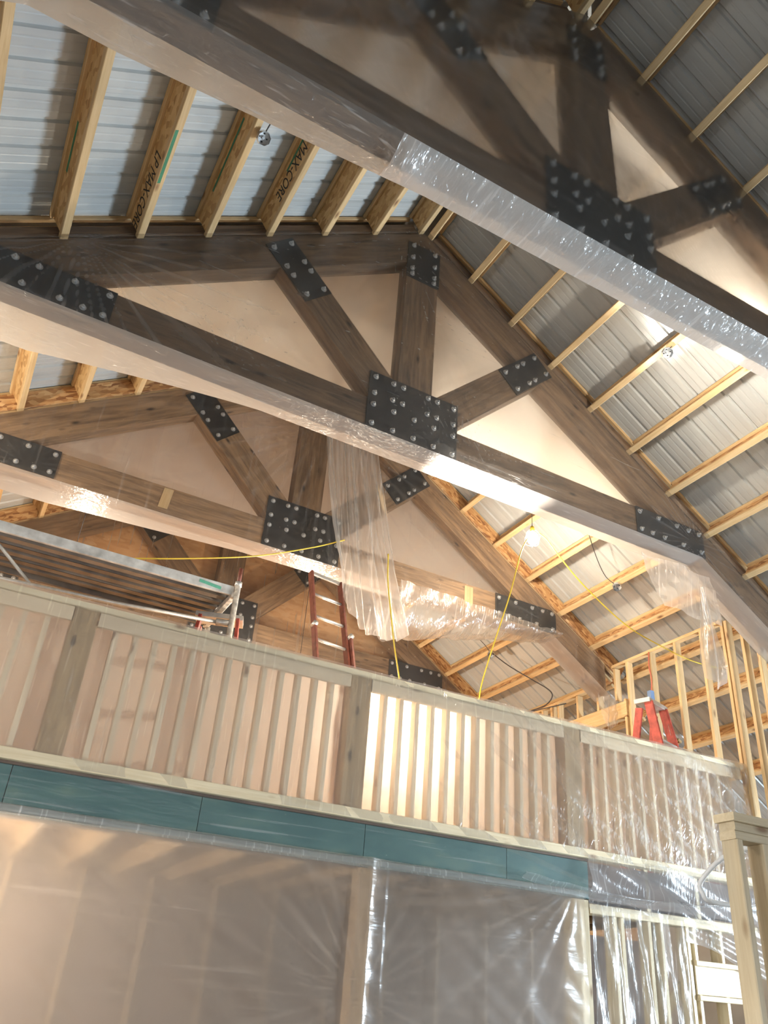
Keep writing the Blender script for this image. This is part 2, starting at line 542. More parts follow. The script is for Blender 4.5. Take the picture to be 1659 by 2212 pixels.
gable('gable_panel', YF - 0.12, YF, M_WALLB, wf)
wbk = empty('wall_back', (0, YG, 0), kind='structure')
# rear gable sheathed with sheets of board, each a piece of its own
zr = Z0 + 0.22 / CA
xs = [-XE + i * 1.25 for i in range(13)]
for i in range(12):
    x0, x1 = xs[i] + 0.002, xs[i + 1] - 0.002
    for z0, z1 in ((0, 2.7), (2.7, 5.4), (5.4, 9.2)):
        t0, t1 = zr - abs(x0) * SL, zr - abs(x1) * SL
        a0, a1 = min(z1 - 0.004, t0), min(z1 - 0.004, t1)
        if max(a0, a1) <= z0 + 0.02:
            continue
        a0, a1 = max(a0, z0 + 0.001), max(a1, z0 + 0.001)
        vs = [(x, y, z) for y in (YG, YG + 0.012) for x, z in ((x0, z0), (x1, z0), (x1, a1), (x0, a0))]
        fs = [(0, 1, 2, 3), (7, 6, 5, 4), (0, 4, 5, 1), (1, 5, 6, 2), (2, 6, 7, 3), (3, 7, 4, 0)]
        mid = Matrix.Translation(V(((x0 + x1) / 2, YG, (z0 + z1) / 2)))
        vs = [mid.inverted() @ V(v) for v in vs]
        link('sheathing_board', mesh_from('sheathing_board', vs, fs, M_GABLE), None, wbk, mid)

# ------------------------------------------------------------------ roof: ribbed metal panels and purlins
PW = 0.9144
SLEN = XE / CA + 0.1
RIBH = 0.019


def panel_mesh():
    prof = []
    for k in range(4):
        y = k * 0.2286
        prof += [(y, 0), (y + 0.010, 0), (y + 0.022, RIBH), (y + 0.044, RIBH), (y + 0.056, 0)]
        for q in (0.105, 0.175):
            prof += [(y + q, 0), (y + q + 0.006, 0.0016), (y + q + 0.014, 0.0016), (y + q + 0.02, 0)]
    prof.append((PW - 0.001, 0))
    vs = [(s, y, z) for s in (0.0, SLEN) for y, z in prof]
    n = len(prof)
    fs = [(i, n + i, n + i + 1, i + 1) for i in range(n - 1)]
    return mesh_from('metal_panel', vs, fs, M_ROOF)


PANEL = panel_mesh()
ceil = {}
for side, nm in ((-1, 'ceiling_left'), (1, 'ceiling_right')):
    ceil[side] = empty(nm, (side * 3.0, 3.0, Z0 - 3.0 * SL), kind='structure')
    k = 0
    y = YF - 0.1
    while y < YG:
        o = roof_pt(side, 0.03, y, PD + 0.004)
        M = Matrix(((side * CA, 0, side * SA, o.x), (0, 1, 0, o.y), (-SA, 0, CA, o.z), (0, 0, 0, 1)))
        link('metal_panel', PANEL, None, ceil[side], M)
        y += PW
    # each purlin is a light joist: thin board web between two lumber flanges
    bays = [(YT[0] - 2.46, YT[0]), (YT[0] + BT, YT[1]), (YT[1] + BT, YT[2]), (YT[2] + BT, YT[3])]
    for bi, (ya, yb) in enumerate(bays):
        for kk in range(13):
            s = 0.06 + 0.6115 * kk
            if s > SLEN - 0.1:
                continue
            if bi == 0 and side < 0 and kk > 9:
                continue
            nvec = V((side * SA, 0, CA))
            p0, p1 = roof_pt(side, s, ya + 0.002, PD / 2), roof_pt(side, s, yb - 0.002, PD / 2)
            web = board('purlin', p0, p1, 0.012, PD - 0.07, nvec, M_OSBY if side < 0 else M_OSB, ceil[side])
            for nm2, nn in (('bottom_flange', 0.019), ('top_flange', PD - 0.019)):
                board(nm2, roof_pt(side, s, ya + 0.002, nn), roof_pt(side, s, yb - 0.002, nn), 0.062, 0.038, nvec, M_LUM, web)
            ceil[(side, bi, kk)] = web

# ridge cap closing the gap along the top of the roof
capv, capf = [], []
for y in (YF - 0.1, YG + 0.2):
    for side, s in ((-1, 0.22), (-1, 0.0), (1, 0.0), (1, 0.22)):
        p = roof_pt(side, s, y, PD + 0.03)
        capv.append(p if s else V((side * 0.001, y, Z0 + (PD + 0.03) / CA)))
capf = [(i, i + 1, 5 + i, 4 + i) for i in range(3)]
tag(link('ridge_cap', mesh_from('ridge_cap', capv, capf, M_ROOF), None, None), kind='structure', label='metal ridge cap closing the top of the roof')

# ------------------------------------------------------------------ trusses
CB = [(-.402, 6.466), (-.223, 6.466), (-.122, 6.466), (.136, 6.466), (.235, 6.466), (.412, 6.466),
      (-.402, 6.285), (-.221, 6.283), (-.121, 6.283), (.134, 6.283), (.234, 6.284), (.412, 6.286),
      (-.403, 6.156), (-.200, 6.158), (.007, 6.159), (.211, 6.158), (.412, 6.155),
      (-.403, 5.953), (-.198, 5.954), (.008, 5.957), (.214, 5.955), (.412, 5.950)]
LB = [(2.665, 6.168), (2.921, 6.170), (3.178, 6.171), (3.344, 6.172), (3.493, 6.172),
      (2.670, 5.962), (2.815, 5.962), (2.981, 5.963), (3.242, 5.966), (3.498, 5.960)]
WB = [(1.002, 7.209), (1.148, 7.356), (1.221, 7.430), (1.368, 7.580), (1.516, 7.436), (1.371, 7.284), (1.298, 7.210), (1.150, 7.063)]
KB = [(-.126, 8.349), (.124, 8.349), (-.127, 8.176), (.126, 8.176), (-.127, 8.02), (.127, 8.02), (-.124, 7.943), (.126, 7.943)]

BOLT = lathe('bolt', [(0.027, 0.0), (0.027, 0.004), (0.0165, 0.005), (0.0165, 0.018), (0.008, 0.022), (0.008, 0.034), (0.006, 0.036)], M_BOLT, seg=12, smooth=False)


def poly_prism(name, pts, y0, y1, mat, parent):
    """outline (x, z) extruded in y; local X runs along its longest edge for the grain"""
    n = len(pts)
    best = max(range(n), key=lambda i: (V(pts[(i + 1) % n]) - V(pts[i])).length)
    d = (V(pts[(best + 1) % n]) - V(pts[best])).normalized()
    if d.x < 0:
        d = -d
    cx = sum(p[0] for p in pts) / n
    cz = sum(p[1] for p in pts) / n
    M = Matrix(((d.x, 0, -d.y, cx), (0, 1, 0, (y0 + y1) / 2), (d.y, 0, d.x, cz), (0, 0, 0, 1)))
    Mi = M.inverted()
    vs = [Mi @ V((x, y, z)) for y in (y0, y1) for x, z in pts]
    area = sum(pts[i][0] * pts[(i + 1) % n][1] - pts[(i + 1) % n][0] * pts[i][1] for i in range(n))
    order = list(range(n)) if area > 0 else list(range(n - 1, -1, -1))
    fs = [tuple(order), tuple(n + i for i in reversed(order))]
    for q in range(n):
        i, j = order[q], order[(q + 1) % n]
        fs.append((j, i, n + i, n + j))
    return link(name, mesh_from(name, vs, fs, mat), None, parent, M)


def plate(parent, pts, y, bolts, nm='gusset_plate'):
    p = poly_prism(nm, pts, y - 0.010, y, M_STEEL, parent)
    for x, z in bolts:
        M = Matrix.Translation(V((x, y - 0.010, z))) @ Matrix.Rotation(math.pi / 2, 4, 'X') @ Matrix.Rotation(random.random() * 3, 4, 'Z')
        link('bolt', BOLT, None, p, M)
    return p


TL = ['timber roof truss nearest the camera, wrapped in blurry plastic', 'timber roof truss in the middle with bright taut plastic along its underside',
      'timber roof truss whose plastic wrap hangs loose in a big drape', 'farthest timber roof truss, rising behind the loft half wall against orange board']
XT = 4.62      # where the chord tails end
for ti, y in enumerate(YT):
    t = empty('timber_truss', (0, y, ZB), label=TL[ti], cat='truss', group='roof trusses')
    y1 = y + BT
    MTR = M_TRUSS if ti < 2 else M_TRUSSB
    vb = BD / CA                            # vertical depth of the sloping chords
    for sgn in (-1, 1):
        xt = XT if not (ti == 2 and sgn > 0) else 4.34
        xs_ = [(0.0, Z0), (sgn * xt, Z0 - xt * SL), (sgn * xt, Z0 - xt * SL - vb), (0.0, Z0 - vb)]
        poly_prism('top_chord', xs_, y, y1, MTR, t)
        # diagonal web at 45 degrees
        c0 = V((sgn * 0.20, 6.21))
        d = V((sgn, 1)).normalized()
        nrm = V((-d.y, d.x))
        c = V((sgn * 1.259, 7.321))
        e0 = c - d * 1.36
        e1 = c + d * 0.30
        poly_prism('web', [tuple(e0 + nrm * BD / 2), tuple(e1 + nrm * BD / 2), tuple(e1 - nrm * BD / 2), tuple(e0 - nrm * BD / 2)], y + 0.003, y1 - 0.003, MTR, t)
    zt = ZB + BD
    xi = (Z0 - vb - ZB) / SL
    xo = (Z0 - vb - zt) / SL
    poly_prism('bottom_chord', [(-xi, ZB), (xi, ZB), (xo, zt), (-xo, zt)], y + 0.001, y1 - 0.001, MTR, t)
    poly_prism('king_post', [(-0.178, zt), (0.178, zt), (0.178, Z0 - vb - 0.10), (0, Z0 - vb), (-0.178, Z0 - vb - 0.10)], y + 0.002, y1 - 0.002, MTR, t)
    plate(t, [(-0.458, 5.900), (0.458, 5.900), (0.458, 6.520), (-0.458, 6.520)], y, CB)
    plate(t, [(-0.185, 7.895), (0.185, 7.895), (0.185, 8.385), (0, 8.50), (-0.185, 8.385)][:3] + [(-0.185, 8.385)], y, KB)
    for sgn in (-1, 1):
        plate(t, [(sgn * 2.615, 5.905), (sgn * 3.555, 5.905), (sgn * 3.555, 6.165), (sgn * 3.50, 6.222), (sgn * 2.615, 6.222)], y, [(sgn * x, z) for x, z in LB])
        d = V((sgn, 1)).normalized()
        nrm = V((-d.y, d.x))
        c = V((sgn * 1.259, 7.321))
        o = [c - d * 0.318 + nrm * 0.158, c + d * 0.318 + nrm * 0.158, c + d * 0.318 - nrm * 0.158, c - d * 0.318 - nrm * 0.158]
        plate(t, [tuple(q) for q in o], y, [(sgn * x, z) for x, z in WB])
    # rafter boards on top of each chord that carry the purlins
    for sgn in (-1, 1):
        if ti == 0:
            mt = M_TRUSS
        elif ti == 1:
            mt = M_TRUSS
        else:
            mt = M_OSB
        nv = V((sgn * SA, 0, CA))
        lo = 0.10 if ti < 2 else PD - 0.06
        for yy, nm in ((y + 0.012, 'rafter_board'), (y + BT - 0.012, 'rafter_board')):
            board(nm, roof_pt(sgn, 0.10, yy, 0.03 + lo / 2), roof_pt(sgn, 5.5, yy, 0.03 + lo / 2), 0.02, lo, nv, mt, t)
        for yy in (y + 0.03, y + BT - 0.03):
            board('rafter_flange', roof_pt(sgn, 0.08, yy, PD - 0.02), roof_pt(sgn, 5.5, yy, PD - 0.02), 0.04, 0.036, nv, M_LUM, t)
            board('rafter_flange', roof_pt(sgn, 0.08, yy, 0.015), roof_pt(sgn, 5.5, yy, 0.015), 0.04, 0.026, nv, M_LUM if ti > 1 else M_TRUSS, t)
    if ti == 2:
        # pale scarf patches left on the stained faces of this truss
        poly_prism('pale_strip', [(-1.60, 5.96), (-1.50, 5.96), (-1.475, 6.20), (-1.575, 6.20)], y - 0.004, y, M_LUM, t)
        poly_prism('pale_strip', [(2.16, 5.94), (2.28, 5.94), (2.28, 6.19), (2.16, 6.19)], y - 0.004, y, M_LUM, t)
        poly_prism('pale_strip', [(0.95, 6.86), (1.03, 6.78), (0.97, 7.05), (0.86, 7.16)], y - 0.004, y, M_LUM, t)


# ------------------------------------------------------------------ plastic wraps round the trusses
PLEATS = {0: ((-1.35, 5.92, 0.5, 0.35, 30), (0.46, 5.92, 0.55, 0.6, 50), (-2.3, 5.95, 0.3, 0.8, 30)),
          1: ((-3.0, 6.52, 0.9, 0.75, 36), (-1.72, 5.93, 0.3, 0.5, 22), (0.47, 5.93, 0.45, 0.5, 50), (3.35, 6.0, 0.6, 0.4, 30), (-0.3, 8.3, 0.25, 1.2, 40)),
          2: ((0.12, 7.75, 0.7, 1.3, 44), (0.5, 5.9, 0.6, 0.35, 30), (3.4, 6.0, 0.6, 0.4, 30), (-2.9, 5.95, 0.4, 0.4, 24))}


def wrap(ti, mat, gap, back, sag, x0, x1, label, amp=0.02, nu=460, backmat=None):
    backmat = backmat or F_MILK
    yt, yb = YT[ti], YT[ti] + BT + back
    tight = 0.052
    cols = nu + 1
    strips = (('front', 90), ('under', 8), ('back', 14))
    vs, fs, mi, fold = [], [], [], []
    for part, rows in strips:
        base = len(vs)
        for j in range(rows + 1):
            v = j / rows
            for i in range(cols):
                x = x0 + (x1 - x0) * i / nu
                zt = Z0 - abs(x) * SL + 0.006
                zl = min(ZB - 0.010, zt - (BD / CA + 0.02))
                sb, sd = sag(x)
                fo = 0.0
                if part == 'front':
                    z = zt + (zl - zt) * v
                    free = math.sin(math.pi * v) ** 0.7
                    y = yt - tight - (gap - tight) * free
                    y -= free * abs(amp * 1.6 * nz(x * 1.1 + z * 0.9, z * 1.5 - x * 0.5, ti))
                    y += amp * 0.35 * free * nz(x * 6 + z * 4, z * 1.2, ti + 5)
                    for px, pz, pa, reach, kk in PLEATS.get(ti, ()):
                        rr = math.hypot(x - px, z - pz)
                        if rr < 3.0 * reach:
                            an = math.atan2(z - pz, x - px)
                            q = math.sin(an * kk + 4 * nz(an * 3, rr * 0.5, ti))
                            dec = math.exp(-rr / reach) * min(1, rr * 5)
                            y -= 0.02 * pa * free * max(0, q) * dec
                            fo += pa * max(0, q) ** 5 * dec * (0.5 + 0.5 * nz(an * 5, rr * 1.5, ti + 2))
                    y = min(y, yt - 0.050)
                elif part == 'under':
                    w = math.sin(math.pi * v)
                    y = yt - tight + (yb + sb - yt + tight) * v
                    z = zl - w * (0.004 + abs(amp * 0.5 * nz(x * 4 + v * 2, v * 3, ti))) - sd * v ** 1.5
                    if ti == 0:
                        z -= w * (0.05 + 0.05 * abs(nz(x * 14 + v * 3, v * 4, 6))) * math.exp(-((x + 1.42) / 0.13) ** 2)
                else:
                    z0_ = zl - sd
                    z = z0_ + (zt - z0_) * v
                    y = yb + sb * (1 - v) ** 1.6 + math.sin(math.pi * v) * amp * 2 * nz(x * 1.3, z * 1.1, ti + 9)
                    y = max(yt + BT + 0.006, y)
                vs.append((x, y, z))
                fold.append(fo)
        for j in range(rows):
            for i in range(nu):
                a = base + j * cols + i
                fs.append((a, a + cols, a + cols + 1, a + 1))
                mi.append(3 if part == 'under' and ti == 0 and x0 + (x1 - x0) * i / nu > -1.5 else {'front': 0, 'under': 1, 'back': 2}[part])
    me = mesh_from('plastic_sheet', vs, fs, mat, smooth=True)
    me.materials.append(F_UNDER if ti == 0 else F_UNDER2)
    me.materials.append(backmat)
    if ti == 0:
        me.materials.append(F_UNDER1)
    me.polygons.foreach_set('material_index', mi)
    me.attributes.new('fold', 'FLOAT', 'POINT').data.foreach_set('value', fold)
    o = link('plastic_sheet', me)
    return tag(o, label, 'plastic sheet', 'plastic wraps on the trusses')


def sag1(x):
    b = max(0.0, min(1.0, (-1.2 - x) / 1.8))
    return (0.01 + 0.07 * b, 0.01 + 0.05 * b)


def sag2(x):
    b = max(0.0, min(1.0, (-1.3 - x) / 1.8))
    return (0.02 + 0.26 * b ** 1.3, 0.01 + 0.05 * b)


def sag3(x):
    b = max(0.0, min(1.0, (-0.6 - x) / 2.0))
    return (0.02 + 0.10 * b, 0.01 + 0.05 * b)


wrap(0, F_T1, 0.08, 0.06, sag1, -4.6, 4.6, 'blurry plastic sheet wrapped round the nearest truss, filling the top of the picture', amp=0.05)
wrap(1, F_T2, 0.065, 0.07, sag2, -4.6, 4.6, 'plastic sheet wrapped round the middle truss, pulled tight under its bottom beam', amp=0.035)
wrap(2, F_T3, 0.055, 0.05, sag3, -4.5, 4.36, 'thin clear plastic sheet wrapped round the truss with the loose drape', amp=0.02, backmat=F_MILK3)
wrap(3, F_T4, 0.055, 0.02, lambda x: (0.0, 0.0), -4.5, 4.5, 'plastic sheet over the farthest truss behind the loft', amp=0.02, nu=120, backmat=F_T4)


# loose drape hanging from the third truss
def drape_fn(u, v):
    # gathered at the king post, fanning out into heavy folds towards the sagging rim
    top = V((0.06 + 0.72 * u, 0, 7.75 - 0.25 * u))
    rim = [(0.0, 0.40, 5.72), (0.10, 0.44, 5.50), (0.22, 0.52, 5.30), (0.40, 0.70, 5.12), (0.60, 0.92, 5.04), (0.80, 1.12, 5.06), (1.0, 1.27, 5.16)]
    for (a, xa, za), (b, xb, zb) in zip(rim, rim[1:]):
        if a <= u <= b:
            t = (u - a) / (b - a)
            low = V((xa + (xb - xa) * t, 0, za + (zb - za) * t))
    w = v ** (1.35 - 0.25 * u)
    x = top.x + (low.x - top.x) * w + 0.03 * math.sin(v * 5) * u
    z = top.z + (low.z - top.z) * v
    amp = 0.018 + 0.050 * v
    fold = amp * math.sin(u * 38 + 5 * nz(u * 5, v * 1.2)) * 0.5 + 1.1 * amp * nz(u * 13, v * 1.6, 4) + 0.02 * v * nz(u * 30, v * 9, 8)
    y = YT[2] - 0.14 - 0.20 * v * v + 0.12 * max(0, v - 0.88) * 8 * 0.35 + fold
    return (x, min(y, YT[2] - 0.06), z)


dr = grid_sheet('plastic_drape', 200, 70, drape_fn, F_DRAPE)
tag(dr, 'loose clear plastic hanging in heavy folds from the truss over the ladder', 'plastic sheet')


# the bag of film folded under the right half of that drape
def bag_fn(u, v):
    x = 1.15 + 2.4 * u
    zl = 5.20 + 0.64 * u ** 0.85 + 0.03 * nz(u * 8, 1.0)
    a = v * math.pi
    depth = 0.20 * (1 - 0.5 * u)
    top = 5.86 + 0.02 * u
    z = top - (top - zl) * math.sin(a) ** 0.7
    y = YT[2] + 0.10 - 0.30 * math.cos(a) * (1 - 0.35 * u) - 0.05 + 0.05 * nz((x + z) * 1.2, (x - z * 0.6) * 5, 4) + 0.02 * nz((x + z) * 2.0, (x - z * 0.6) * 14, 7)
    return (x, y, z + 0.015 * nz(x * 9, v * 6, 2))


bg = grid_sheet('plastic_drape', 120, 36, bag_fn, F_BAG)
tag(bg, 'crinkled plastic sagging like a bag under the beam beside the drape', 'plastic sheet')


# torn flaps under the right end of the second truss
def flap1(u, v):
    a = V((2.66, 5.12, 5.72)).lerp(V((3.62, 5.12, 5.72)), u)
    b = V((2.95, 5.16, 5.22)).lerp(V((3.72, 5.16, 5.20)), u)
    p = a.lerp(b, v)
    p.y += 0.03 * math.sin(u * 9 + v * 3) + 0.02 * nz(u * 5, v * 5)
    return p


def flap2(u, v):
    top = V((3.40, 5.05, 5.50)).lerp(V((3.50, 5.05, 5.50)), u)
    wv = 0.05 + 0.27 * min(1, v * 1.25) - max(0, v - 0.8) * 0.5
    p = V((3.37 + (u - 0.35) * wv, 5.04, 5.50 - 0.98 * v - 0.18 * (0.5 - abs(u - 0.55)) * v))
    p.y += 0.035 * math.sin(u * 8 + v * 2) * (0.3 + v)
    return p


tag(grid_sheet('plastic_flap', 30, 20, flap1, F_DRAPE), 'pale plastic flap hanging behind the end of the middle truss', 'plastic sheet')
tag(grid_sheet('plastic_flap', 16, 40, flap2, F_DRAPE), 'torn narrow strip of plastic dangling in front of the wall studs', 'plastic sheet')


def tail_scrap(u, v):
    x = 4.16 + 0.26 * u + 0.04 * v
    z = 5.28 - 0.42 * v - 0.06 * math.sin(u * 5)
    y = YT[2] - 0.07 + 0.04 * math.sin(u * 10 + v * 4) + 0.03 * nz(u * 6, v * 6, 3)
    return (x, y, z)


tag(grid_sheet('plastic_flap', 20, 24, tail_scrap, F_CRINK), 'crumpled plastic scrap hanging off the end of the truss tail', 'plastic sheet')

# ------------------------------------------------------------------ loft half wall
TW = Matrix.Translation(V((0, 5.79, 0))) @ Matrix.Rotation(-0.0204, 4, 'Z')
lw = empty('wall_loft', (0.8, 5.79, 2.88), kind='structure', label='loft half wall of close studs between treated posts')
XL, XR = -3.6, 4.36
POSTS = [(-2.225, -2.05), (-0.035, 0.150), (2.115, 2.300)]
board('cap_board', (XL, 0.05, 4.0), (XR + 0.02, 0.05, 4.0), 0.16, 0.042, (0, 0, 1), M_PALE, lw, TW)
board('bottom_plate', (XL, 0.03, 2.895), (XR, 0.03, 2.895), 0.13, 0.075, (0, 0, 1), M_PALE, lw, TW)
edges = [XL] + [e for p in POSTS for e in p] + [XR]
for a, b in POSTS:
    board('post', ((a + b) / 2, 0.075, 2.935), ((a + b) / 2, 0.075, 3.978), b - a, 0.15, (0, 1, 0), M_POST, lw, TW)
for i in range(0, len(edges), 2):
    a, b = edges[i] + 0.004, edges[i + 1] - 0.004
    board('band_board', (a, 0.012, 3.925), (b, 0.012, 3.925), 0.105, 0.036, (0, 1, 0), M_STUD, lw, TW)
    n = max(1, int(round((b - a) / 0.146)) - 1)
    for k in range(n):
        x = a + (b - a) * (k + 1) / (n + 1)
        board('stud', (x, 0.076, 2.935), (x, 0.076, 3.975), 0.038, 0.089, (0, 1, 0), M_STUD, lw, TW)
# teal sheathing panels below
for a, b in ((-3.3, -2.325), (-2.32, -1.072), (-1.067, 0.205), (0.21, 1.497), (1.502, 2.335)):
    board('sheathing_panel', (a, 0.04, 2.69), (b, 0.04, 2.69), 0.30, 0.02, (0, 1, 0), M_TEAL, lw, TW)
board('rim_beam', (XL, 0.10, 2.69), (XR, 0.10, 2.69), 0.31, 0.09, (0, 1, 0), M_DARKW, lw, TW)
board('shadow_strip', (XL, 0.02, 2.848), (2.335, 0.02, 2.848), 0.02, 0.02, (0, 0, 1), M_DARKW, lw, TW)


def wfilm(u, v):
    x = XL + (XR + 0.12 - XL) * u
    z = 4.035 - 1.17 * v
    w = max(0.0, min(1.0, (x - 0.0) / 1.0))
    y = -0.035 + (0.006 + 0.014 * w) * nz(x * 3 + z * 3, z * 4, 1) + 0.010 * w * math.sin((x * 0.8 + z) * 16 + 3 * nz(x, z))
    return (x, min(y, -0.012), z)


tag(grid_sheet('plastic_sheet', 260, 50, wfilm, F_WALL, None, TW), 'clear plastic stretched over the loft half wall studs', 'plastic sheet')
tag(grid_sheet('plastic_sheet', 120, 20, lambda u, v: (XL + (XR - XL) * u, 0.135 + 0.006 * nz(u * 30, v * 4), 3.97 - 1.03 * v), F_BACK, None, TW),
    'milky plastic sheet lining the back of the loft half wall', 'plastic sheet')

def tfilm(u, v):
    x = -3.4 + 5.8 * u
    z = 2.862 - 0.31 * v
    w = max(0.0, min(1.0, (x + 0.2) / 1.5))
    y = -0.028 + (0.004 + 0.02 * w) * nz(x * 1.2 + z * 9, z * 3 + x * 1.5, 11)
    return (x, min(y, 0.0), z)


tag(grid_sheet('plastic_sheet', 160, 20, tfilm, F_TEAL, None, TW), 'clear plastic stretched over the teal sheathing', 'plastic sheet')

# loft floor
slab('floor_loft', -XE, 4.5, 5.90, YG, 2.78, 2.86, M_SUB, kind='structure', label='board floor of the loft')

# ------------------------------------------------------------------ knee wall of tall studs
kw = empty('wall_knee', (4.45, 7.0, 2.86), kind='structure', label='tall stud knee wall beside the loft')
XK = 4.45
top = 5.66
board('top_plate', (XK, 5.72, top), (XK, 7.50, top), 0.089, 0.038, (0, 0, 1), M_LUM, kw)
board('top_plate', (XK, 7.74, 5.50), (XK, 10.2, 5.44), 0.089, 0.038, (0, 0, 1), M_LUM, kw)
for y, dx in ((5.66, 0.0), (5.73, 0.02), (5.50, 0.04), (5.37, 0.10), (6.02, 0.0), (6.42, 0.0), (6.83, 0.0), (7.23, 0.0)):
    board('stud', (XK + dx, y, 2.88), (XK + dx, y, top - 0.02), 0.089, 0.04, (0, 1, 0), M_LUM, kw)
board('stud', (XK, 7.31, 2.88), (XK, 7.31, 5.18), 0.089, 0.04, (0, 1, 0), M_LUM, kw)
board('stud', (XK, 7.46, 5.20), (XK, 7.46, 5.62), 0.089, 0.04, (0, 1, 0), M_LUM, kw)
board('header', (XK, 7.28, 5.05), (XK, 10.2, 5.05), 0.10, 0.20, (0, 0, 1), M_LUM, kw)
for y in (7.80, 8.20, 8.60, 8.75, 8.95, 9.15, 9.55):
    board('stud', (XK, y, 5.15), (XK, y, 5.46), 0.089, 0.04, (0, 1, 0), M_LUM, kw)
# long rafter tail bracing and far studs seen past it
for y in (5.35, 4.95):
    board('stud', (5.1, y, 2.2), (5.1, y, 5.16), 0.089, 0.04, (0, 1, 0), M_LUM, kw)
board('top_plate', (4.5, 5.35, 5.52), (5.12, 5.35, 5.14), 0.089, 0.038, (0.5, 0, 1), M_LUM, kw)

# ------------------------------------------------------------------ framing and curtain below the loft
lf = empty('wall_under_loft', (2.2, 5.8, 0), kind='structure', label='stud framing below the loft')
for x, w, m in ((0.26, 0.14, M_POST), (2.24, 0.16, M_PALE)):
    board('post', (x, 0.09, 0.0), (x, 0.09, 2.53), w, 0.14, (0, 1, 0), m, lf, TW)
board('top_plate', (2.33, 0.09, 2.47), (4.3, 0.09, 2.47), 0.14, 0.075, (0, 0, 1), M_PALE, lf, TW)
for x in (2.60, 2.68, 2.98, 3.12, 3.42, 3.50, 3.82, 4.15):
    board('stud', (x, 0.09, 0.0), (x, 0.09, 2.43), 0.04, 0.13, (0, 1, 0), M_PALE, lf, TW)
for x in (3.02, 3.62):
    board('cripple_stud', (x, 0.10, 2.51), (x, 0.10, 2.86), 0.045, 0.09, (0, 1, 0), M_PALE, lf, TW)
board('brace', (3.14, 0.18, 1.70), (3.46, 0.18, 1.98), 0.09, 0.04, (0, 1, 0), M_PALE, lf, TW)
board('header_panel', (3.46, 0.03, 2.02), (4.10, 0.03, 2.02), 0.22, 0.02, (0, 1, 0), M_PALE, lf, TW)
board('header_strip', (3.46, 0.02, 2.15), (4.10, 0.02, 2.15), 0.04, 0.05, (0, 1, 0), M_PALE, lf, TW)
board('header_strip', (3.46, 0.02, 1.885), (4.10, 0.02, 1.885), 0.04, 0.05, (0, 1, 0), M_PALE, lf, TW)
# dim room behind the curtain: back partition with studs and joists
bk = empty('wall_partition', (0, 8.0, 0), kind='structure', label='dim partition behind the plastic curtain')
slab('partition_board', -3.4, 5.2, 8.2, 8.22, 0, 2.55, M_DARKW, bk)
for k in range(12):
    x = -3.2 + k * 0.61
    board('stud', (x, 8.15, 0.0), (x, 8.15, 2.55), 0.04, 0.09, (0, 1, 0), M_POST, bk)
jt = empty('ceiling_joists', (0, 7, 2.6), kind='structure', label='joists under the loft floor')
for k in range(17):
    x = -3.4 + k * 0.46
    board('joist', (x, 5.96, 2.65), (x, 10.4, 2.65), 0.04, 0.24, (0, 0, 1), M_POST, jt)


def curtain(u, v):
    x = -3.6 + 5.86 * u
    z = 2.60 - 2.55 * v
    # folds fan out from the gather at the head of the right-hand post
    gx, gz = 2.18, 2.62
    ang = math.atan2(gz - z + 0.02, gx - x + 0.02)
    rr = math.hypot(gx - x, gz - z)
    fan = 0.016 * nz(ang * 5.0, rr * 0.45, 1) * math.exp(-rr * 0.5) * min(1, rr * 3) * (1 if x > 0.3 else 0.35)
    d = abs(x - 0.25)
    pinch = -0.05 * math.exp(-d * 9)
    y = 0.0 + fan + pinch + 0.04 * nz(x * 0.8, z * 0.8, 2) * (1 if d > 0.15 else 0.2) + 0.012 * nz(x * 5 + z * 6, z * 3, 4)
    return (x, y, z + 0.05 * math.sin(u * math.pi) * (v - 1) * 0)


def curtain_fold(x, y, z):
    f = 0.0
    for gx, gz, pa, reach, kk, lo, hi in ((2.18, 2.62, 0.9, 1.1, 30, -3.14, -1.75), (0.25, 1.72, 0.7, 0.6, 26, -3.2, 3.2)):
        dx, dz = x - gx, z - gz
        rr = math.hypot(dx, dz)
        dz -= 0.10 * rr * rr
        an = math.atan2(dz, dx)
        if not lo <= an <= hi:
            continue
        q = math.sin(an * kk + 4 * nz(an * 4, rr * 0.4, 3))
        f += pa * max(0, q) ** 6 * math.exp(-rr / reach) * min(1, rr * 4) * (0.6 + 0.6 * nz(an * 6, rr * 1.2, 5))
    return max(0.0, f)


tag(grid_sheet('plastic_curtain', 400, 170, curtain, F_CURT, None, TW, curtain_fold), 'wide translucent plastic curtain hanging below the teal sheathing', 'plastic curtain')


def fold_band(u, v):
    x = -3.5 + 5.75 * u
    zc = 2.555 + 0.004 * math.sin(u * 9)
    a = v * math.pi * 1.6 - 0.5
    r = 0.030 + 0.006 * nz(x * 3, 1)
    return (x, -0.045 - r * math.cos(a) * 0.7, zc + r * math.sin(a))


tag(grid_sheet('plastic_fold', 120, 10, fold_band, F_CRINK, None, TW), 'rolled pale edge of plastic along the top of the curtain', 'plastic sheet')


def right_sheet(u, v):
    x = 2.28 + 2.1 * u
    z = 2.88 - 0.42 * v
    y = -0.06 + 0.05 * nz(x * 3 + z * 5, z * 5, 6) + 0.03 * math.sin(x * 9 + z * 20) * v
    return (x, min(y, -0.01), z)


tag(grid_sheet('plastic_sheet', 90, 30, right_sheet, F_CRINK, None, TW), 'shiny crinkled plastic under the plain end of the loft half wall', 'plastic sheet')


def right_swag(u, v):
    x = 1.6 + 2.8 * u
    sagz = 2.66 - 0.10 * math.sin(u * math.pi) + 0.05 * u
    a = v * math.pi
    return (x, -0.07 - 0.03 * math.cos(a) + 0.01 * nz(x * 6, v * 4), sagz - 0.07 * v * (0.6 + 0.4 * math.sin(u * 7)) + 0.01 * nz(x * 5, v * 3, 2))


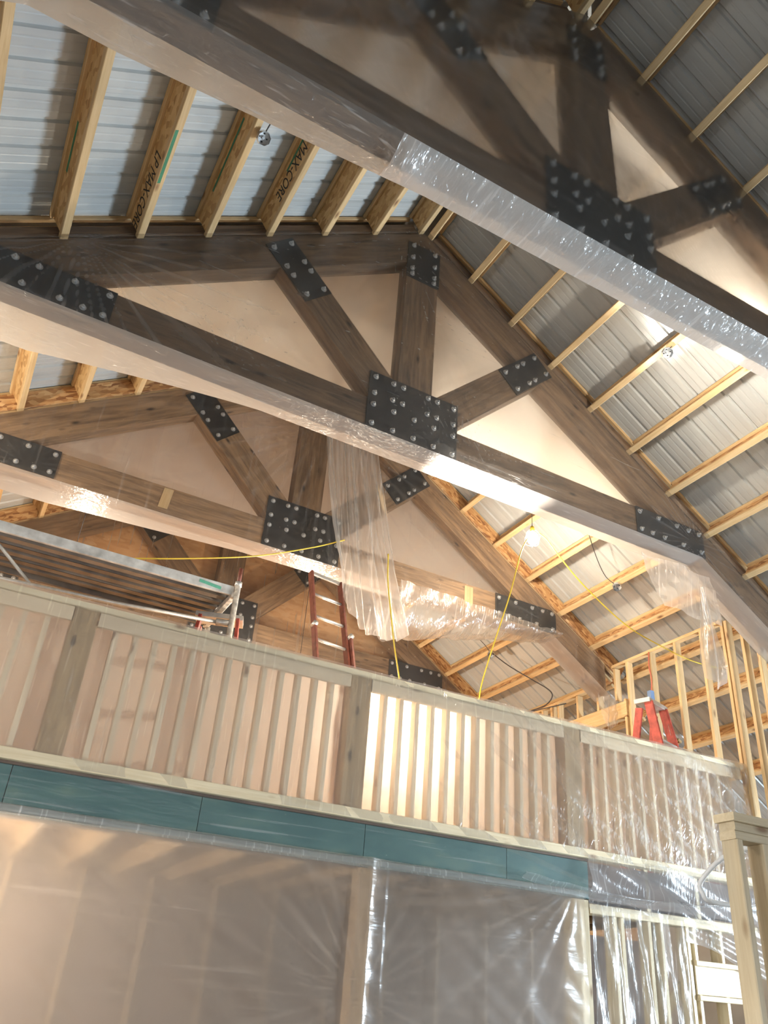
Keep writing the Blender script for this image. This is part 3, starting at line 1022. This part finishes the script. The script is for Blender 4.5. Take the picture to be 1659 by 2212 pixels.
tag(grid_sheet('plastic_swag', 90, 10, right_swag, F_CRINK, None, TW), 'narrow swag of plastic looped across the framing right of the teal sheathing', 'plastic sheet')


def panel_a(u, v):
    x = 2.32 + (1.02 + 0.05 * v) * u
    z = 2.50 - 2.4 * v
    y = -0.02 + 0.05 * nz(x * 9 + z * 1.2, z * 0.8, 5) + 0.02 * nz(x * 18, z * 3, 6)
    return (x, min(y, 0.012), z)


tag(grid_sheet('plastic_curtain', 70, 60, panel_a, F_CRINK, None, TW), 'wrinkled plastic hanging over the narrow studs beside the pale post', 'plastic curtain')


def panel_b(u, v):
    x = 3.34 + 1.0 * u
    zl = 2.30 - 0.22 * u + 0.03 * math.sin(u * 6)
    z = 2.48 + (zl - 2.48) * v
    y = -0.03 + 0.04 * nz(z * 14 + x * 4, x * 1.5, 3) * (0.4 + 0.6 * u) + 0.02 * nz(x * 5, z * 5, 8)
    return (x, min(y, 0.01), z)


tag(grid_sheet('plastic_sheet', 60, 36, panel_b, F_CRINK, None, TW), 'torn plastic with sideways folds above the white header panel', 'plastic sheet')

# ------------------------------------------------------------------ stub wall in the foreground
sw = empty('wall_stub', (1.0, 2.9, 0), kind='structure', label='pale stud wall corner close to the camera')
SX, SY = 0.45, 2.60
for k, z in enumerate((2.423, 2.385)):
    board('top_plate', (SX - 0.004 * k, SY + 0.05, z), (SX + 3.2, SY + 0.05, z), 0.089, 0.037, (0, 0, 1), M_PALE, sw)
board('cap_board', (SX - 0.02, SY + 0.045, 2.460), (SX + 3.2, SY + 0.045, 2.460), 0.115, 0.036, (0, 0, 1), M_PALE, sw)
for x in (SX + 0.02, SX + 0.185, SX + 0.59, SX + 1.0, SX + 1.4):
    board('stud', (x, SY + 0.05, 0.0), (x, SY + 0.05, 2.366), 0.038, 0.089, (0, 1, 0), M_PALE, sw)
tag(tube('white_pipe', smooth_path([(SX + 0.30, SY + 0.10, 2.40), (SX + 0.26, SY + 0.30, 2.36), (SX + 0.24, SY + 0.45, 2.26), (SX + 0.24, SY + 0.45, 2.20), (SX + 0.30, SY + 0.45, 2.17), (SX + 0.6, SY + 0.45, 2.17)], 6), 0.012, M_PVC),
    'white plastic pipe stub behind the foreground stud corner', 'pipe')

# ------------------------------------------------------------------ scaffold on the loft
sc = empty('scaffold', (-1.6, 6.8, 2.86), label='metal scaffold with a dark ribbed deck standing on the loft', cat='scaffold')
DY0, DY1, DZ = 6.62, 7.42, 4.80
dx0, dx1 = -3.6, -0.93


def deck_piece(y0, y1):
    prof = []
    n = 2
    w = (y1 - y0) / n
    for k in range(n):
        y = y0 + k * w
        prof += [(y, 0.0), (y + w * 0.55, 0.0), (y + w * 0.6, 0.04), (y + w * 0.95, 0.04)]
    prof.append((y1, 0.0))
    vs = [(x, y, DZ + z) for x in (dx0, dx1) for y, z in prof]
    vs += [(x, y, DZ + 0.05) for x in (dx0, dx1) for y in (y0, y1)]
    m = len(prof)
    fs = [(i, i + 1, m + i + 1, m + i) for i in range(m - 1)]
    b = 2 * m
    fs.append((b, b + 2, b + 3, b + 1))
    return vs, fs


for k in range(3):
    a = DY0 + 0.02 + k * 0.26
    vs, fs = deck_piece(a, a + 0.252)
    link('deck_plank', mesh_from('deck_plank', vs, fs, M_DECK), None, sc)
rl = board('side_rail', (dx0, DY0, DZ + 0.01), (dx1 + 0.02, DY0, DZ + 0.01), 0.09, 0.03, (0, 1, 0), M_RAIL, sc)
board('side_rail', (dx0, DY1, DZ + 0.01), (dx1 + 0.02, DY1, DZ + 0.01), 0.09, 0.03, (0, 1, 0), M_DECK, sc)
board('paint_mark', (dx1 - 0.30, DY0 - 0.0165, DZ + 0.02), (dx1 - 0.10, DY0 - 0.0165, DZ + 0.0), 0.03, 0.003, (0, 1, 0), M_GREENP, rl)
board('end_bar', (dx1 + 0.03, DY0 - 0.02, DZ - 0.03), (dx1 + 0.03, DY1 + 0.02, DZ - 0.03), 0.05, 0.05, (0, 0, 1), M_WHITEP, sc)
tube('pole', [(dx1 + 0.05, DY0 - 0.02, 2.87), (dx1 + 0.05, DY0 - 0.02, 4.88)], 0.026, M_WHITEP, sc, 12)
tube('pole', [(dx1 + 0.05, DY1, 2.87), (dx1 + 0.05, DY1, 4.75)], 0.024, M_WHITEP, sc, 12)
tube('pole_pin', [(dx1 + 0.05, DY0 - 0.02, 4.88), (dx1 + 0.05, DY0 - 0.02, 5.04)], 0.019, M_DRED, sc, 10)
tube('collar', [(dx1 + 0.05, DY0 - 0.02, 4.86), (dx1 + 0.05, DY0 - 0.02, 4.90)], 0.032, M_ALU, sc, 12)
tube('brace', [(dx1 + 0.05, DY0 + 0.02, 4.50), (-1.9, DY0 + 0.02, 4.42), (-3.5, DY0 + 0.02, 4.35)], 0.018, M_ALU, sc, 8)
tube('brace', [(-2.95, DY0 + 0.02, 4.74), (-1.95, DY0 + 0.30, 4.02)], 0.014, M_RAIL, sc, 8)
tube('clamp', [(dx1 - 0.08, DY0 + 0.02, 4.49), (dx1 + 0.06, DY0 - 0.0, 4.50)], 0.032, M_ALU, sc, 10)


# ------------------------------------------------------------------ ladders
def ext_ladder():
    t = empty('extension_ladder', (0.25, 7.0, 2.86), label='dark red extension ladder leaning in front of the far truss', cat='ladder')
    # leaning line: foot on the loft, head against the truss
    f0, f1 = V((0.36, 6.50, 2.87)), V((0.29, 7.44, 5.66))
    ax = (f1 - f0).normalized()
    sd = V((1, 0.15, 0))
    sd = (sd - ax * sd.dot(ax)).normalized()
    nn = ax.cross(sd)
    if nn.y > 0:
        nn = -nn
    L = (f1 - f0).length
    W2 = 0.19
    for s in (-1, 1):
        board('rail', f0 + sd * s * W2, f1 + sd * s * W2, 0.028, 0.075, nn, M_DRED, t)
        board('fly_rail', f0 + ax * 0.1 + sd * s * (W2 + 0.03) + nn * 0.045, f0 + ax * L * 0.73 + sd * s * (W2 + 0.03) + nn * 0.045, 0.028, 0.07, nn, M_DRED, t)
        tube('bracket', [f0 + ax * L * 0.735 + sd * s * (W2 + 0.03) + nn * 0.02, f0 + ax * L * 0.735 + sd * s * (W2 + 0.03) + nn * 0.085], 0.03, M_ALU, t, 8)
    k = 0.2
    while k < L:
        tube('rung', [f0 + ax * k - sd * W2, f0 + ax * k + sd * W2], 0.017, M_ALU, t, 8)
        k += 0.305
    board('head_plate', f1 - sd * W2, f1 + sd * W2, 0.05, 0.02, nn, M_ALU, t)
    tube('rope_hook', smooth_path([f0 + ax * 1.62 + nn * 0.03, f0 + ax * 1.52 + nn * 0.04, f0 + ax * 1.50 + sd * 0.02 + nn * 0.04, f0 + ax * 1.56 + sd * 0.02 + nn * 0.04], 4), 0.007, M_ALU, t, 6)


ext_ladder()


def step_ladder(loc, rz, h, label, wtop=0.34):
    t = empty('step_ladder', loc, label=label, cat='ladder', group='red step ladders on the loft')
    R = Matrix.Translation(V(loc)) @ Matrix.Rotation(rz, 4, 'Z')

    def pt(x, y, z):
        return R @ V((x, y, z))
    wb = wtop + h * 0.11
    for s in (-1, 1):
        board('front_rail', pt(s * wb / 2, -h * 0.20, 0), pt(s * wtop / 2, -0.05, h), 0.10, 0.032, R.to_3x3() @ V((1, 0, 0)), M_RED, t)
        board('rear_rail', pt(s * wb / 2, h * 0.20, 0), pt(s * wtop / 2, 0.07, h - 0.05), 0.085, 0.03, R.to_3x3() @ V((1, 0, 0)), M_RED, t)
    fr = board('top_cap', pt(-wtop / 2 - 0.045, 0.01, h + 0.02), pt(wtop / 2 + 0.045, 0.01, h + 0.02), 0.19, 0.05, (0, 0, 1), M_ALU, t)
    z = 0.30
    while z < h - 0.15:
        q = z / h
        w = wb + (wtop - wb) * q
        y = -h * 0.20 + (h * 0.20 - 0.05) * q
        board('step', pt(-w / 2, y, z), pt(w / 2, y, z), 0.085, 0.022, (0, 0, 1), M_ALU, t)
        z += 0.30
    for s in (-1, 1):
        board('safety_label', pt(s * (wtop / 2 + 0.004) , -0.095, h - 0.17), pt(s * (wtop / 2 + 0.010), -0.112, h - 0.30), 0.026, 0.003, R.to_3x3() @ V((0, -1, 0)), M_LABEL, t)
    return t


step_ladder((4.08, 6.55, 2.86), math.radians(18), 1.94, 'red step ladder standing beside the tall stud knee wall')
step_ladder((-0.90, 6.95, 2.86), math.radians(-20), 1.78, 'red step ladder half hidden behind the scaffold pole')

# ------------------------------------------------------------------ lamps, cords and boxes
def lamp(loc, label, energy, group='string lamps under the roof', drop=0.18, radius=0.05, color=(1.0, 0.86, 0.68), stand=None):
    t = empty('string_lamp', loc, label=label, cat='lamp', group=group)
    loc = V(loc)
    M = Matrix.Translation(loc)
    link('bulb', lathe('bulb', [(0.0, -0.082), (0.03, -0.077), (0.055, -0.058), (0.068, -0.025), (0.068, 0.006), (0.052, 0.036), (0.03, 0.056), (0.02, 0.07)], M_BULB, 20), None, t, M)
    link('socket', lathe('socket', [(0.021, 0.07), (0.024, 0.072), (0.024, 0.12), (0.018, 0.135), (0.008, 0.14)], M_YEL, 16), None, t, M)
    for k in range(6):
        a = k * math.pi / 3
        c, s = math.cos(a), math.sin(a)
        pts = [loc + V((c * r, s * r, z)) for r, z in ((0.024, 0.09), (0.06, 0.06), (0.09, 0.0), (0.08, -0.07), (0.04, -0.105), (0.0, -0.11))]
        tube('cage_wire', smooth_path(pts, 4), 0.002, M_ALU, t, 5)
    if stand is None:
        tube('hook', [loc + V((0, 0, 0.138)), loc + V((0.004, 0, 0.138 + drop))], 0.004, M_WIRE, t, 5)
    else:
        tube('stand_pole', [loc + V((0.10, 0.1, 0.12)), loc + V((0.10, 0.1, -0.2)), V((loc.x + 0.1, loc.y + 0.1, stand + 0.02))], 0.014, M_YEL, t, 8)
        for k in range(3):
            a = k * 2.094
            tube('stand_leg', [V((loc.x + 0.1, loc.y + 0.1, stand + 0.35)), V((loc.x + 0.1 + 0.3 * math.cos(a), loc.y + 0.25 + 0.3 * math.sin(a) * 0.5, stand + 0.01))], 0.01, M_YEL, t, 6)
        tube('bracket', [loc + V((0.10, 0.1, 0.11)), loc + V((0, 0, 0.12))], 0.008, M_BLACK, t, 6)
    d = bpy.data.lights.new('lamp_light', 'POINT')
    d.energy, d.color, d.shadow_soft_size = energy, color, radius
    o = bpy.data.objects.new('lamp_light', d)
    COL.objects.link(o)
    o.parent = t
    o.location = (0, 0, -0.13)
    return t


lamp((2.237, 6.30, 6.30), 'glaring bare bulb hanging on a yellow cord under the roof', 115, drop=0.66)
lamp((1.95, 3.17, 6.58), 'caged bulb hidden behind the nearest truss beam', 100, drop=0.58, color=(1.0, 0.90, 0.76))
lamp((-3.95, 6.7, 5.55), 'caged bulb under the low side of the roof beyond the picture edge', 150, drop=0.26)
lamp((-2.2, 8.3, 5.5), 'caged bulb behind the scaffold deck', 70, drop=1.5)
lamp((0.7, 9.0, 5.05), 'added unseen bulb brightening the board behind the far truss', 280, group=None, drop=2.95)  # added bulb, hidden from view, to brighten the orange gable board
# work lamp standing on the loft behind the half wall
wlmp = lamp((0.60, 6.10, 3.90), 'bright work lamp glowing behind the loft half wall plastic', 170, group=None, stand=2.86)
_d = bpy.data.lights.new('work_lamp_beam', 'SPOT')
_d.energy, _d.color, _d.shadow_soft_size, _d.spot_size, _d.spot_blend = 1600, (1.0, 0.93, 0.82), 0.08, math.radians(38), 0.35
_b = bpy.data.objects.new('work_lamp_beam', _d)
COL.objects.link(_b)
_b.parent = wlmp
_b.location = (0.05, -0.02, 0.26)
_b.rotation_euler = V((0.22, -0.88, 1.72)).to_track_quat('-Z', 'Y').to_euler()
lamp((-2.7, 7.0, 2.25), 'caged bulb glowing behind the plastic curtain', 125, drop=0.14)

L1 = V((2.237, 6.30, 6.42))


def cord(pts, label, r=0.0072, mat=M_YEL, name='power_cord', cat='cord', group='yellow power cords'):
    return tag(tube(name, smooth_path(pts, 10), r, mat, None, 8), label, cat, group)


cord([L1, (2.19, 6.29, 6.30), (2.07, 6.29, 6.05), (1.90, 6.28, 5.45), (1.62, 6.25, 4.65), (1.49, 6.20, 4.25), (1.46, 6.15, 3.9)], 'yellow cord dropping from the bare bulb to the loft half wall')
cord([L1, (2.42, 6.29, 6.33), (2.60, 6.29, 6.17), (2.94, 6.29, 5.90), (3.525, 6.29, 5.579), (4.076, 6.29, 5.45), (4.58, 6.29, 5.39), (5.2, 6.29, 5.44), (5.8, 6.29, 5.56)], 'yellow cord sagging from the bare bulb past the knee wall studs')
cord([(-1.72, 7.36, 5.22), (-1.20, 7.34, 5.38), (-0.55, 7.34, 5.62), (0.05, 7.34, 5.92), (0.42, 7.34, 6.14)], 'yellow cord strung across the centre plate of the draped truss')
cord([(0.46, 6.30, 5.50), (0.48, 6.30, 5.20), (0.54, 6.30, 4.857), (0.60, 6.30, 4.55), (0.66, 6.28, 4.25), (0.68, 6.25, 3.95)], 'yellow cord hanging straight down in front of the plastic drape')

BOXP = lathe('junction_box', [(0.0, 0.0), (0.05, 0.0), (0.054, 0.004), (0.054, 0.045), (0.050, 0.045), (0.050, 0.008), (0.012, 0.006), (0.012, 0.02), (0.0, 0.02)], M_GALV, 8, smooth=False)


def jbox(px, label, side, wire):
    p = V(px)
    t = empty('junction_box', p, label=label, cat='junction box', group='round metal junction boxes on the purlins')
    dn = V((side * -0.25, -0.5, -0.83)).normalized()
    M = Matrix.Translation(p) @ dn.to_track_quat('Z', 'Y').to_matrix().to_4x4()
    link('box_body', BOXP, None, t, M)
    for k in range(4):
        a = k * math.pi / 2 + 0.4
        q = M @ V((0.03 * math.cos(a), 0.03 * math.sin(a), 0.008))
        link('screw', lathe('screw', [(0.006, 0), (0.006, 0.006), (0.0, 0.008)], M_STEEL, 6), None, t, Matrix.Translation(q) @ M.to_3x3().to_4x4())
    tube('wire', smooth_path([p] + [V(w) for w in wire], 6), 0.005, M_WIRE, t, 6)


jbox((-2.02, 3.97, 7.20), 'round metal junction box hanging from a purlin above the middle truss', -1, [(-2.0, 3.85, 7.26), (-1.95, 3.6, 7.30)])
jbox((2.08, 3.99, 7.17), 'shiny metal junction box under the purlin between the two near trusses', 1, [(2.10, 3.9, 7.22), (2.12, 3.75, 7.26)])
jbox((3.59, 6.45, 6.16), 'small metal junction box on a purlin right of the bare bulb', 1, [(3.45, 6.5, 6.30), (3.1, 6.3, 6.52), (2.7, 6.0, 6.80)])
jbox((3.60, 9.06, 6.15), 'small metal junction box on a purlin behind the hanging plastic', 1, [(3.45, 9.1, 6.32), (3.0, 9.2, 6.62)])
tag(tube('roof_wire', smooth_path([(3.62, 9.05, 6.15), (3.85, 8.95, 5.98), (4.08, 8.75, 5.78), (4.22, 8.5, 5.55), (4.2, 8.6, 5.40), (4.1, 8.9, 5.35), (4.3, 8.3, 5.36)], 8), 0.008, M_WIRE),
    'black wire looping down the roof to the knee wall header', 'wire')
tag(tube('roof_wire', smooth_path([(-3.6, 6.3, 6.24), (-3.0, 6.2, 6.50), (-2.6, 6.15, 6.62), (-2.2, 6.1, 6.72)], 8), 0.007, M_WIRE), 'thin dark wire crossing the bright purlins beside the sagging plastic', 'wire')

eb = empty('electrical_box', (4.39, 6.83, 5.05), label='blue electrical box with red cable nailed to a knee wall stud', cat='electrical box')
bxm = box_mesh(0.11, 0.06, 0.06, M_BLUEB)
link('box_body', bxm, None, eb, Matrix.Translation(V((4.37, 6.83, 5.08))) @ Matrix.Rotation(math.pi / 2, 4, 'Y'))
tube('cable', smooth_path([(4.39, 6.82, 5.64), (4.385, 6.83, 5.45), (4.39, 6.815, 5.30), (4.38, 6.825, 5.13)], 6), 0.007, M_REDW, eb, 6)
tube('cable', smooth_path([(4.38, 6.825, 5.02), (4.39, 6.80, 4.7), (4.385, 6.79, 4.3)], 6), 0.007, M_REDW, eb, 6)


# ------------------------------------------------------------------ print on the purlins
def lettering(text, side, bi, kk, y0, size, npos):
    cu = bpy.data.curves.new('lettering', 'FONT')
    cu.body = text
    cu.size = size
    cu.extrude = 0.0004
    tmp = bpy.data.objects.new('lettering_tmp', cu)
    COL.objects.link(tmp)
    dg = bpy.context.evaluated_depsgraph_get()
    me = bpy.data.meshes.new_from_object(tmp.evaluated_get(dg))
    bpy.data.objects.remove(tmp)
    me.materials.clear()
    me.materials.append(M_PRINT)
    nvec = V((side * SA, 0, CA))
    x = V((0, 1, 0))
    yv = -nvec
    zv = x.cross(yv)
    o = roof_pt(side, 0.06 + 0.6115 * kk, y0, npos) + zv * 0.0075
    M = Matrix(((x.x, yv.x, zv.x, o.x), (x.y, yv.y, zv.y, o.y), (x.z, yv.z, zv.z, o.z), (0, 0, 0, 1)))
    w = ceil[(side, bi, kk)]
    link('printed_lettering', me, None, w, M)


for kk, y0 in ((5, 4.33), (3, 4.0)):
    lettering('LP MAX-CORE', -1, 1, kk, y0, 0.12, 0.16)


def stain(side, bi, kk, y0, y1, npos, h, flange=False):
    nvec = V((side * SA, 0, CA))
    off = V((side * CA, 0, -SA)) * 0.0075
    if flange:
        off = -nvec * 0.0005
    w = ceil[(side, bi, kk)]
    if flange:
        board('green_mark', roof_pt(side, 0.06 + 0.6115 * kk + 0.012, y0, 0) + off, roof_pt(side, 0.06 + 0.6115 * kk + 0.012, y1, 0) + off, 0.025, 0.001, nvec, M_GREENS, w)
    else:
        board('green_mark', roof_pt(side, 0.06 + 0.6115 * kk, y0, npos) + off, roof_pt(side, 0.06 + 0.6115 * kk, y1, npos) + off, h, 0.001, V((side * CA, 0, -SA)), M_GREENS, w)


stain(-1, 1, 6, 4.15, 4.6, 0.175, 0.022)
stain(-1, 1, 5, 4.0, 4.5, 0, 0.03, True)
stain(-1, 1, 4, 4.0, 4.75, 0.17, 0.018)
stain(-1, 1, 3, 3.9, 4.5, 0.17, 0.018)
